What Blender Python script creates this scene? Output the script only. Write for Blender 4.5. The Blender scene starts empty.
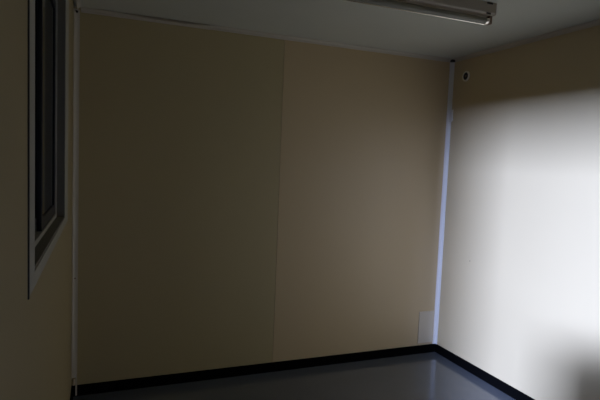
import bpy, bmesh, math, random
from mathutils import Vector, Matrix
S = bpy.context.scene
C = S.collection

# ---------------- camera ----------------
YAW, PITCH, ROLL, FPX, EYE = 0.38061, -0.07535, 0.0410, 500.15, 1.5307
f = Vector((math.sin(YAW)*math.cos(PITCH), math.cos(YAW)*math.cos(PITCH), math.sin(PITCH)))
r0 = Vector((math.cos(YAW), -math.sin(YAW), 0)); u0 = r0.cross(f)
r = r0*math.cos(ROLL) + u0*math.sin(ROLL); u = -r0*math.sin(ROLL) + u0*math.cos(ROLL)
cam = bpy.data.objects.new('camera', bpy.data.cameras.new('camera')); C.objects.link(cam)
m3 = Matrix((r, u, -f)).transposed()
cam.matrix_world = Matrix.Translation((0, 0, EYE)) @ m3.to_4x4()
cam.data.sensor_width = 36; cam.data.sensor_fit = 'HORIZONTAL'; cam.data.lens = 36*FPX/600; cam.data.clip_start = 0.02
S.camera = cam

# ---------------- world, daylight, exposure ----------------
w = bpy.data.worlds.new('world'); S.world = w; w.use_nodes = True
w.node_tree.nodes['Background'].inputs[0].default_value = (0.55, 0.68, 0.9, 1)
w.node_tree.nodes['Background'].inputs[1].default_value = 0.0
def skylight(name, y0, y1, z0, z1, watts):
    sky = bpy.data.lights.new(name, 'AREA'); sky.shape = 'RECTANGLE'
    sky.size = z1-z0; sky.size_y = y1-y0; sky.energy = watts; sky.color = (0.65, 0.82, 1.53)
    so = bpy.data.objects.new(name, sky); C.objects.link(so)      # bright sky seen from inside through the doorway
    so.matrix_world = Matrix.Translation((-2.94, (y0+y1)/2, (z0+z1)/2)) @ Matrix(((0, 0, -1), (0, 1, 0), (1, 0, 0))).to_4x4()
skylight('daylight_low', -4.17, -3.35, 1.97, 2.47, 2320)
skylight('daylight_high', -4.55, -3.6, 2.47, 3.2, 480)
S.view_settings.view_transform = 'Standard'; S.view_settings.look = 'None'
S.view_settings.gamma = 1; S.view_settings.use_curve_mapping = False
S.view_settings.exposure = 0.15
S.cycles.max_bounces = 16; S.cycles.diffuse_bounces = 12

# ---------------- dimensions ----------------
H = 2.4; D = 3.353; XL = -0.14; XR = 2.614; YF = -1.6; T = 0.06
BB = 0.0685
XC = -0.158                                # the left wall steps back a little before the corner
DY0, DY1, DH = -1.2, -0.3, 2.0            # doorway in the left wall, behind the camera
WY0, WY1, WZ0, WZ1 = 1.262, 2.285, 1.258, 2.15   # window opening

# ---------------- materials ----------------
def mat(name, col, rough=0.6, metal=0.0, spec=0.5, noise=0.0, nscale=6.0, bump=0.0, bscale=80, stretch=(1, 1, 1), emit=None):
    m = bpy.data.materials.new(name); m.use_nodes = True
    nt = m.node_tree; b = nt.nodes['Principled BSDF']
    b.inputs['Base Color'].default_value = (*col, 1); b.inputs['Roughness'].default_value = rough
    b.inputs['Metallic'].default_value = metal; b.inputs['Specular IOR Level'].default_value = spec
    tc = nt.nodes.new('ShaderNodeTexCoord'); mp = nt.nodes.new('ShaderNodeMapping')
    mp.inputs['Scale'].default_value = stretch
    nt.links.new(tc.outputs['Object'], mp.inputs['Vector'])
    if noise > 0:
        n = nt.nodes.new('ShaderNodeTexNoise'); n.inputs['Scale'].default_value = nscale; n.inputs['Detail'].default_value = 4
        nt.links.new(mp.outputs[0], n.inputs['Vector'])
        cr = nt.nodes.new('ShaderNodeMix'); cr.data_type = 'RGBA'
        cr.inputs['A'].default_value = (*[c*(1-noise) for c in col], 1)
        cr.inputs['B'].default_value = (*[min(1, c*(1+noise)) for c in col], 1)
        nt.links.new(n.outputs['Fac'], cr.inputs['Factor']); nt.links.new(cr.outputs['Result'], b.inputs['Base Color'])
    if bump > 0:
        n2 = nt.nodes.new('ShaderNodeTexNoise'); n2.inputs['Scale'].default_value = bscale; n2.inputs['Detail'].default_value = 3
        nt.links.new(mp.outputs[0], n2.inputs['Vector'])
        bp = nt.nodes.new('ShaderNodeBump'); bp.inputs['Strength'].default_value = bump; bp.inputs['Distance'].default_value = 0.002
        nt.links.new(n2.outputs['Fac'], bp.inputs['Height']); nt.links.new(bp.outputs[0], b.inputs['Normal'])
    return m

WALL = (0.65, 0.525, 0.295)
M = dict(
    wall_right=mat('cream_panel_right', WALL, 0.38, noise=0.03, nscale=2.0, bump=0.05, bscale=30),
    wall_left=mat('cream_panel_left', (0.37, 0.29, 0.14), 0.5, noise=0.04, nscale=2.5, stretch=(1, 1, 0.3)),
    wall_back_a=mat('cream_panel_back_greenish', (0.515, 0.42, 0.215), 0.5, noise=0.04, nscale=2.0, stretch=(1, 1, 0.4)),
    wall_back_b=mat('cream_panel_back_warm', (0.62, 0.475, 0.26), 0.45, noise=0.03, nscale=2.0, stretch=(1, 1, 0.4)),
    wall_front=mat('brown_front_wall', (0.16, 0.12, 0.08), 0.6, noise=0.05),
    ceiling=mat('ceiling_board', (0.62, 0.62, 0.50), 0.7, noise=0.03, nscale=3),
    floor=mat('vinyl_floor', (0.10, 0.11, 0.118), 0.13, noise=0.08, nscale=3, bump=0.04, bscale=12),
    rubber=mat('black_rubber', (0.002, 0.002, 0.002), 0.8, spec=0.04, noise=0.1),
    trim=mat('white_trim', (0.86, 0.83, 0.74), 0.4, noise=0.02),
    trim_warm=mat('aged_trim', (0.60, 0.54, 0.41), 0.45, noise=0.04),
    alu=mat('grey_aluminium', (0.40, 0.38, 0.30), 0.55, metal=0.0, noise=0.03),
    reveal=mat('reveal_metal', (0.20, 0.18, 0.13), 0.6, noise=0.03),
    alu_dark=mat('dark_aluminium', (0.015, 0.015, 0.013), 0.6, metal=0.0, noise=0.03),
    glass=mat('dark_glass', (0.012, 0.013, 0.014), 0.06, spec=0.5, noise=0.1),
    shutter=mat('shutter_slats', (0.03, 0.03, 0.032), 0.6, noise=0.1),
    enamel=mat('lamp_enamel', (0.50, 0.43, 0.32), 0.35, noise=0.03),
    gloss=mat('lamp_cap_highlight', (0.90, 0.86, 0.76), 0.16, metal=0.9, noise=0.02),  # bright metal for the tube caps and the added highlight strip
    tube=mat('tube_glass', (0.30, 0.28, 0.20), 0.4, noise=0.01),
    dark=mat('dark_plastic', (0.03, 0.025, 0.02), 0.5, noise=0.1),
    brown=mat('brown_plastic', (0.22, 0.13, 0.07), 0.5, noise=0.1),
    ring=mat('ring_plastic', (0.92, 0.86, 0.70), 0.4, noise=0.02),
    patch=mat('patch_plate', (0.66, 0.57, 0.40), 0.45, noise=0.03),
    foam=mat('beige_foam', (0.72, 0.58, 0.42), 0.85, noise=0.2, nscale=60),
    steel=mat('grey_steel', (0.30, 0.28, 0.24), 0.4, noise=0.03),
    mark=mat('scuff', (0.42, 0.36, 0.27), 0.7, noise=0.2, nscale=90),
    outside=mat('outside_concrete', (0.03, 0.03, 0.03), 0.9, noise=0.1),
)

# ---------------- helpers ----------------
def box(bm, a, b, bevel=0.0):
    x0, y0, z0 = a; x1, y1, z1 = b
    v = [bm.verts.new(p) for p in ((x0,y0,z0),(x1,y0,z0),(x1,y1,z0),(x0,y1,z0),(x0,y0,z1),(x1,y0,z1),(x1,y1,z1),(x0,y1,z1))]
    fs = [bm.faces.new([v[i] for i in q]) for q in ((3,2,1,0),(4,5,6,7),(0,1,5,4),(1,2,6,5),(2,3,7,6),(3,0,4,7))]
    if bevel > 0:
        es = list({e for fc in fs for e in fc.edges})
        bmesh.ops.bevel(bm, geom=es, offset=bevel, segments=2, affect='EDGES', profile=0.6)

def cyl(bm, a, b, rad, n=24, rad2=None):
    a = Vector(a); b = Vector(b); d = b-a
    mt = Matrix.Translation((a+b)/2) @ d.to_track_quat('Z', 'Y').to_matrix().to_4x4()
    bmesh.ops.create_cone(bm, cap_ends=True, segments=n, radius1=rad, radius2=rad if rad2 is None else rad2, depth=d.length, matrix=mt)

def prism(bm, prof, axis, a, b):
    """closed 2-D profile extruded along an axis; the profile lists the two other coordinates in x, y, z order"""
    def P(p, t):
        l = list(p); l.insert(axis, t); return l
    va = [bm.verts.new(P(p, a)) for p in prof]; vb = [bm.verts.new(P(p, b)) for p in prof]
    n = len(prof)
    for i in range(n):
        bm.faces.new((va[i], va[(i+1) % n], vb[(i+1) % n], vb[i]))
    bm.faces.new(va[::-1]); bm.faces.new(vb)

def obj(name, bm, m, parent=None, smooth=False):
    bmesh.ops.recalc_face_normals(bm, faces=bm.faces)
    me = bpy.data.meshes.new(name); bm.to_mesh(me); bm.free()
    for mm in (m if isinstance(m, (list, tuple)) else [m]): me.materials.append(mm)
    if smooth:
        for p in me.polygons: p.use_smooth = True
        try: me.set_sharp_from_angle(angle=math.radians(35))
        except Exception: pass
    o = bpy.data.objects.new(name, me); C.objects.link(o)
    if parent:
        o.parent = parent; o.matrix_parent_inverse = Matrix.Translation(parent.location).inverted()
    return o

def tag(o, label, cat, group=None, kind=None):
    o['label'] = label; o['category'] = cat
    if group: o['group'] = group
    if kind: o['kind'] = kind
    return o

def empty(name, loc):
    o = bpy.data.objects.new(name, None); C.objects.link(o); o.location = loc; o.empty_display_size = 0.05
    return o
def B(*boxes):
    bm = bmesh.new()
    for q in boxes: box(bm, *q)
    return bm

# ---------------- room shell ----------------
fl = obj('floor', B(((XL-T, YF-T, -0.08), (XR+T, D+T, 0))), M['floor'])
tag(fl, 'dark grey glossy vinyl floor under the black skirting', 'floor', kind='structure')
ce = obj('ceiling', B(((XL-T, YF-T, H), (XR+T, D+T, H+0.06))), M['ceiling'])
tag(ce, 'plain pale greenish grey ceiling carrying the tube lamp', 'ceiling', kind='structure')

# back wall: two panels, the left one a shade duller
bm = bmesh.new()
box(bm, (XL-T, D, 0), (1.177, D+T, H)); n1 = len(bm.faces)
box(bm, (1.1785, D-0.0012, 0), (XR+T, D+T, H))
bm.faces.ensure_lookup_table()
for i, fc in enumerate(bm.faces): fc.material_index = 0 if i < n1 else 1
wb = obj('wall_back', bm, [M['wall_back_a'], M['wall_back_b']])
tag(wb, 'cream back wall of two panels meeting at a faint upright seam', 'wall', kind='structure')

wr = obj('wall_right', B(((XR, YF, 0), (XR+T, D, H))), M['wall_right'])
tag(wr, 'cream right wall washed by daylight below door height', 'wall', kind='structure')
wf = obj('wall_front', B(((XL-T, YF-T, 0), (XR+T, YF, H))), M['wall_front'])
tag(wf, 'brown wall closing the room behind the camera', 'wall', kind='structure')
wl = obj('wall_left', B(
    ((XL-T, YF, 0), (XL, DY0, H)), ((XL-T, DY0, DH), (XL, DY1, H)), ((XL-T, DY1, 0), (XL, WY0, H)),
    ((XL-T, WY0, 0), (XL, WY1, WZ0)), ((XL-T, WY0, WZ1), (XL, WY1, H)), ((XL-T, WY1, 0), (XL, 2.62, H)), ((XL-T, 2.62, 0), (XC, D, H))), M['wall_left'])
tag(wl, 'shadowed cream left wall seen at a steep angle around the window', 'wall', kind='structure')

# black rubber baseboards
def bbprof(s):  # thin, rounded top, small toe
    return [(0, 0), (s*0.010, 0), (s*0.006, 0.010), (s*0.005, BB-0.001), (s*0.004, BB), (0, BB)]
bm = bmesh.new(); prism(bm, [(D-0.0012+p[0], p[1]) for p in bbprof(-1)], 0, XC, XR)
tag(obj('baseboard_back', bm, M['rubber']), 'low black rubber skirting along the back wall', 'baseboard', kind='structure')
bm = bmesh.new(); prism(bm, [(XR+p[0], p[1]) for p in bbprof(-1)], 1, YF, D-0.006)
tag(obj('baseboard_right', bm, M['rubber']), 'low black rubber skirting along the bright right wall', 'baseboard', kind='structure')
bm = bmesh.new(); prism(bm, [(XL+p[0], p[1]) for p in bbprof(1)], 1, DY1+0.05, 2.62); prism(bm, [(XC+p[0], p[1]) for p in bbprof(1)], 1, 2.62, D-0.006)
tag(obj('baseboard_left', bm, M['rubber']), 'low black rubber skirting along the dark left wall', 'baseboard', kind='structure')

# ceiling trims (cove profile)
def cove(sx=0.022, sz=0.026):
    return [(0, 0), (0, -sz), (sx*0.22, -sz), (sx*0.35, -sz*0.55), (sx*0.62, -sz*0.28), (sx, -sz*0.15), (sx, 0)]
bm = bmesh.new(); prism(bm, [(D-0.0012-p[0], H+p[1]) for p in cove()], 0, 0.66, XR-0.02)
prism(bm, [(D-p[0], H+p[1]-0.002) for p in cove()], 0, XL+0.02, 0.655)
tag(obj('trim_1', bm, M['trim_warm']), 'thin pale cove trim between ceiling and back wall', 'trim', kind='structure')
bm = bmesh.new(); prism(bm, [(XR-p[0], H+p[1]) for p in cove()], 1, YF, D-0.02)
tag(obj('trim_2', bm, M['trim_warm']), 'thin pale cove trim between ceiling and right wall', 'trim', kind='structure')
bm = bmesh.new(); prism(bm, [(XL+p[0], H+p[1]) for p in cove()], 1, YF, D-0.02)
tag(obj('trim_3', bm, M['trim_warm']), 'thin pale cove trim between ceiling and left wall', 'trim', kind='structure')
# lifted strip of the back cove, leaving a dark gap under the ceiling
bm = bmesh.new()
vs = []
N = 12
for i in range(N+1):
    t = i/N; x = 0.12 + t*0.54; lift = 0.012*math.sin(math.pi*min(1, t*1.0))**0.8
    vs.append([bm.verts.new((x, D-0.024-lift*0.8, H-0.004-lift)), bm.verts.new((x, D-0.0245-lift*0.8, H-0.0085-lift)),
               bm.verts.new((x, D-0.004, H-0.026)), bm.verts.new((x, D-0.004, H-0.022))])
for i in range(N):
    for k in range(4):
        bm.faces.new((vs[i][k], vs[i][(k+1) % 4], vs[i+1][(k+1) % 4], vs[i+1][k]))
bm.faces.new(vs[0]); bm.faces.new(vs[-1][::-1])
tag(obj('trim_4', bm, M['trim_warm']), 'sagging length of pale ceiling trim with a dark gap above it', 'trim', kind='structure')

# corner covers (rounded quarter strips)
def corner_prof(cx, cy, sx, sy, a, b, n=6):
    p = [(cx, cy), (cx+sx*a, cy), (cx+sx*a, cy+sy*0.004)]
    for i in range(n+1):
        t = math.pi/2*i/n
        p.append((cx+sx*(0.004+(a-0.006)*(1-math.sin(t))), cy+sy*(0.004+(b-0.006)*(1-math.cos(t)))))
    p += [(cx+sx*0.004, cy+sy*b), (cx, cy+sy*b)]
    return p
bm = bmesh.new(); prism(bm, corner_prof(XR, D-0.0012, -1, -1, 0.032, 0.020), 2, BB, 2.375)
t5 = obj('trim_5', bm, M['trim'], smooth=True)
tag(t5, 'white upright corner strip where the back and right walls meet', 'trim', kind='structure')
bm = bmesh.new(); box(bm, (XR-0.034, D-0.034, 2.375), (XR-0.002, D-0.002, 2.392))
obj('corner_joint', bm, M['dark'], t5)
bm = bmesh.new()   # torn flake of the strip's facing
prism(bm, [(XR-0.016, 1.90), (XR-0.003, 1.915), (XR-0.006, 1.96), (XR-0.003, 2.0), (XR-0.012, 1.99), (XR-0.017, 1.94)], 1, D-0.046, D-0.016)
obj('peeled_flake', bm, M['trim'], t5)
bm = bmesh.new(); prism(bm, corner_prof(XC, D, 1, -1, 0.032, 0.020), 2, 0.12, 2.385)
t6 = obj('trim_6', bm, M['trim_warm'], smooth=True)
tag(t6, 'dull upright corner strip where the left and back walls meet', 'trim', kind='structure')
bm = bmesh.new(); box(bm, (XC+0.022, D-0.010, 0.0), (XC+0.032, D, 0.125)); obj('loose_edge', bm, M['trim_warm'], t6)
bm = bmesh.new(); cyl(bm, (XC+0.016, D-0.002, 0.756), (XC+0.016, D-0.012, 0.756), 0.0045, 12); obj('screw', bm, M['brown'], t6, True)
bm = bmesh.new(); cyl(bm, (XC+0.016, D-0.002, 2.37), (XC+0.016, D-0.016, 2.37), 0.007, 12); obj('screw', bm, M['dark'], t6, True)
bm = bmesh.new()
random.seed(3)
for k in range(3):
    z = 0.079 + k*0.014
    bmesh.ops.create_icosphere(bm, subdivisions=2, radius=0.008, matrix=Matrix.Translation((XC+0.014+random.uniform(-.002, .002), D-0.014, z)))
obj('packing_foam', bm, M['foam'], t6, True)

# ---------------- window ----------------
win = empty('window_1', (XL, (WY0+WY1)/2, WZ0))
tag(win, 'dark sliding window in a raised grey frame in the left wall', 'window', kind='structure')
XI = XL + 0.003          # room face of the casing
c0, c1, k0, k1 = WY0-0.088, WY1+0.19, WZ0-0.034, WZ1+0.034
bm = bmesh.new()
box(bm, (XL, c0, k0), (XI, WY0, k1), 0.001); box(bm, (XL, WY1, k0), (XI, c1, k1), 0.001)
box(bm, (XL, WY0, k0), (XI, WY1, WZ0), 0.001); box(bm, (XL, WY0, WZ1), (XI, WY1, k1), 0.001)
obj('casing', bm, M['alu'], win)
obj('shadow_gap', B(((XL, c0-0.010, k0-0.004), (XL+0.003, c0, k1))), M['dark'], win)  # dark strip put in for the thin shadow beside the casing
obj('reveal', B(((XL-T, WY0-0.0, WZ0-0.0), (XL, WY0+0.006, WZ1)), ((XL-T, WY1-0.006, WZ0), (XL, WY1, WZ1)),
                ((XL-T, WY0, WZ0), (XL, WY1, WZ0+0.006)), ((XL-T, WY0, WZ1-0.006), (XL, WY1, WZ1))), M['reveal'], win)
xs = XL-0.028            # face of the sash frame
fr = bmesh.new()
e = 0.006
for a, b in (((xs-0.03, WY0+e, WZ0+e), (xs, WY0+0.03, WZ1-e)), ((xs-0.03, WY1-0.035, WZ0+e), (xs, WY1-e, WZ1-e)),
             ((xs-0.03, WY0+0.03, WZ0+e), (xs, WY1-0.035, WZ0+0.022)), ((xs-0.03, WY0+0.03, WZ1-0.03), (xs, WY1-0.035, WZ1-e))):
    box(fr, a, b, 0.001)
obj('window_frame', fr, M['alu'], win)
ym = (WY0+WY1)/2
for (y0, y1, dx) in ((ym-0.02, WY1-0.035, -0.002), (WY0+0.03, ym+0.02, -0.016)):
    x1 = xs+dx-0.002; x0 = x1-0.012
    s = bmesh.new()
    for a, b in (((x0, y0, WZ0+0.022), (x1, y0+0.032, WZ1-0.03)), ((x0, y1-0.032, WZ0+0.022), (x1, y1, WZ1-0.03)),
                 ((x0, y0+0.032, WZ0+0.022), (x1, y1-0.032, WZ0+0.062)), ((x0, y0+0.032, WZ1-0.062), (x1, y1-0.032, WZ1-0.03))):
        box(s, a, b)
    so_ = obj('sash', s, M['alu_dark'], win)
    obj('glass_pane', B(((x0+0.004, y0+0.03, WZ0+0.06), (x0+0.008, y1-0.03, WZ1-0.06))), M['glass'], so_)
bm = bmesh.new()        # closed roller shutter outside the panes
nz = 24
for i in range(nz):
    z0 = WZ0 + (WZ1-WZ0)*i/nz; z1 = WZ0 + (WZ1-WZ0)*(i+1)/nz
    box(bm, (XL-T-0.014, WY0-0.01, z0), (XL-T-0.002, WY1+0.01, z1), 0.0015)
obj('shutter', bm, M['shutter'], win)

# ---------------- doorway behind the camera: the daylight comes in here ----------------
dr = empty('door_1', (XL, (DY0+DY1)/2, 0))
tag(dr, 'open doorway behind the camera letting daylight in', 'door', kind='structure')
obj('door_frame', B(((XL-T-0.01, DY0-0.04, 0), (XL+0.01, DY0, DH+0.04)), ((XL-T-0.01, DY1, 0), (XL+0.01, DY1+0.04, DH+0.04)),
                    ((XL-T-0.01, DY0, DH), (XL+0.01, DY1, DH+0.04))), M['alu'], dr)

# ---------------- tube lamp on the ceiling ----------------
lamp = empty('ceiling_lamp', (1.3, 2.165, H))
tag(lamp, 'unlit single-tube fluorescent batten fixed to the ceiling near the top edge', 'ceiling lamp')
LX0, LX1, LY = 0.69, 1.915, 2.165
prof = [(LY-0.034, H), (LY-0.034, H-0.052), (LY-0.028, H-0.060), (LY+0.028, H-0.060), (LY+0.034, H-0.052), (LY+0.034, H)]
bm = bmesh.new(); prism(bm, prof, 0, LX0, LX1-0.004); obj('housing', bm, M['enamel'], lamp)
for xx in (LX0-0.004, LX1-0.004):
    bm = bmesh.new(); prism(bm, [(LY+(p[0]-LY)*1.05, p[1]-(0.002 if p[1] < H else 0)) for p in prof], 0, xx, xx+0.004); obj('end_plate', bm, M['enamel'], lamp)
bm = bmesh.new(); cyl(bm, (LX0+0.022, LY, H-0.084), (LX1-0.022, LY, H-0.084), 0.0165, 28)
tb = obj('tube', bm, M['tube'], lamp, True)
bm = bmesh.new(); cyl(bm, (LX0+0.04, LY+0.004, H-0.1025), (LX1-0.03, LY+0.004, H-0.1025), 0.0038, 10); obj('tube_highlight', bm, M['gloss'], tb, True)  # metal strip added under the tube to make its bright highlight line
for xa, xb in ((LX0+0.022, LX0+0.040), (LX1-0.040, LX1-0.022)):
    bm = bmesh.new(); cyl(bm, (xa, LY, H-0.084), (xb, LY, H-0.084), 0.0172, 28); obj('metal_cap', bm, M['gloss'], tb, True)
for xx in (LX0+0.003, LX1-0.024):
    bm = bmesh.new(); box(bm, (xx, LY-0.015, H-0.103), (xx+0.020, LY+0.015, H-0.058), 0.005); sk = obj('socket', bm, M['brown'], lamp)
for xx in (LX0+0.05, LX1-0.062):
    bm = bmesh.new(); box(bm, (xx, LY-0.037, H-0.062), (xx+0.026, LY-0.033, H-0.054)); obj('slot', bm, M['dark'], lamp)
    bm = bmesh.new(); box(bm, (xx, LY-0.037, H-0.010), (xx+0.035, LY-0.033, H-0.001)); obj('slot', bm, M['dark'], lamp)

# ---------------- small fittings ----------------
vp = empty('wall_sleeve', (XR, 3.185, 2.245))
tag(vp, 'small round sleeve hole with a pale ring high on the right wall', 'pipe sleeve')
def ringmesh(r_out, r_in, x0, x1, n=32):
    bm = bmesh.new(); L = []
    for (x, rr) in ((x0, r_out), (x1+0.002, r_out), (x1, r_out-0.003), (x1, r_in), (x0, r_in)):
        L.append([bm.verts.new((x, 3.185+rr*math.cos(2*math.pi*i/n), 2.245+rr*math.sin(2*math.pi*i/n))) for i in range(n)])
    for a in range(len(L)):
        b = (a+1) % len(L)
        for i in range(n): bm.faces.new((L[a][i], L[a][(i+1) % n], L[b][(i+1) % n], L[b][i]))
    return bm
obj('flange', ringmesh(0.040, 0.029, XR, XR-0.008), M['ring'], vp, True)
bm = bmesh.new(); cyl(bm, (XR, 3.185, 2.245), (XR-0.003, 3.185, 2.245), 0.029, 28); obj('bore', bm, M['dark'], vp, True)
bm = bmesh.new(); cyl(bm, (XR-0.002, 3.185, 2.245), (XR-0.010, 3.185, 2.245), 0.009, 20, 0.006); obj('plug', bm, M['brown'], vp, True)

pp = obj('patch_plate', B(((2.432, D-0.007, 0.088), (2.574, D-0.0015, 0.352), 0.0015)), M['patch'])
tag(pp, 'pale rectangular cover plate low on the back wall beside the corner strip', 'cover plate')

def scuff(y, z, ry, rz, seed, lab):
    random.seed(seed); bm = bmesh.new(); n = 14
    o_ = [bm.verts.new((XR-0.0012, y+ry*math.cos(2*math.pi*i/n)*random.uniform(.6, 1.1), z+rz*math.sin(2*math.pi*i/n)*random.uniform(.6, 1.1))) for i in range(n)]
    q_ = [bm.verts.new((XR+0.0002, v.co.y, v.co.z)) for v in o_]
    bm.faces.new(o_); bm.faces.new(q_[::-1])
    for i in range(n): bm.faces.new((o_[i], o_[(i+1) % n], q_[(i+1) % n], q_[i]))
    tag(obj('wall_nick', bm, M['brown']), lab, 'nick')
scuff(3.006, 0.835, 0.0045, 0.006, 1, 'tiny brown nick on the bright right wall at mid height')

# unseen cabinet added out of frame to shade the foot of the right wall
cb = empty('shadow_cabinet', (0.73, -0.27, 0))
tag(cb, 'made-up grey steel cabinet beside the camera, added out of view to cast a shadow', 'cabinet')
cx0, cx1, cy0, cy1, ch = 0.52, 0.94, -0.58, -0.02, 1.12
obj('body', B(((cx0, cy0, 0), (cx1, cy1, ch), 0.004)), M['steel'], cb)
for k in range(3):
    z0 = 0.05+k*0.35
    d = obj('drawer', B(((cx0+0.02, cy0-0.018, z0), (cx1-0.02, cy0, z0+0.335), 0.003)), M['steel'], cb)
    obj('handle', B(((cx0+0.15, cy0-0.04, z0+0.20), (cx1-0.15, cy0-0.018, z0+0.215), 0.003)), M['alu'], d)
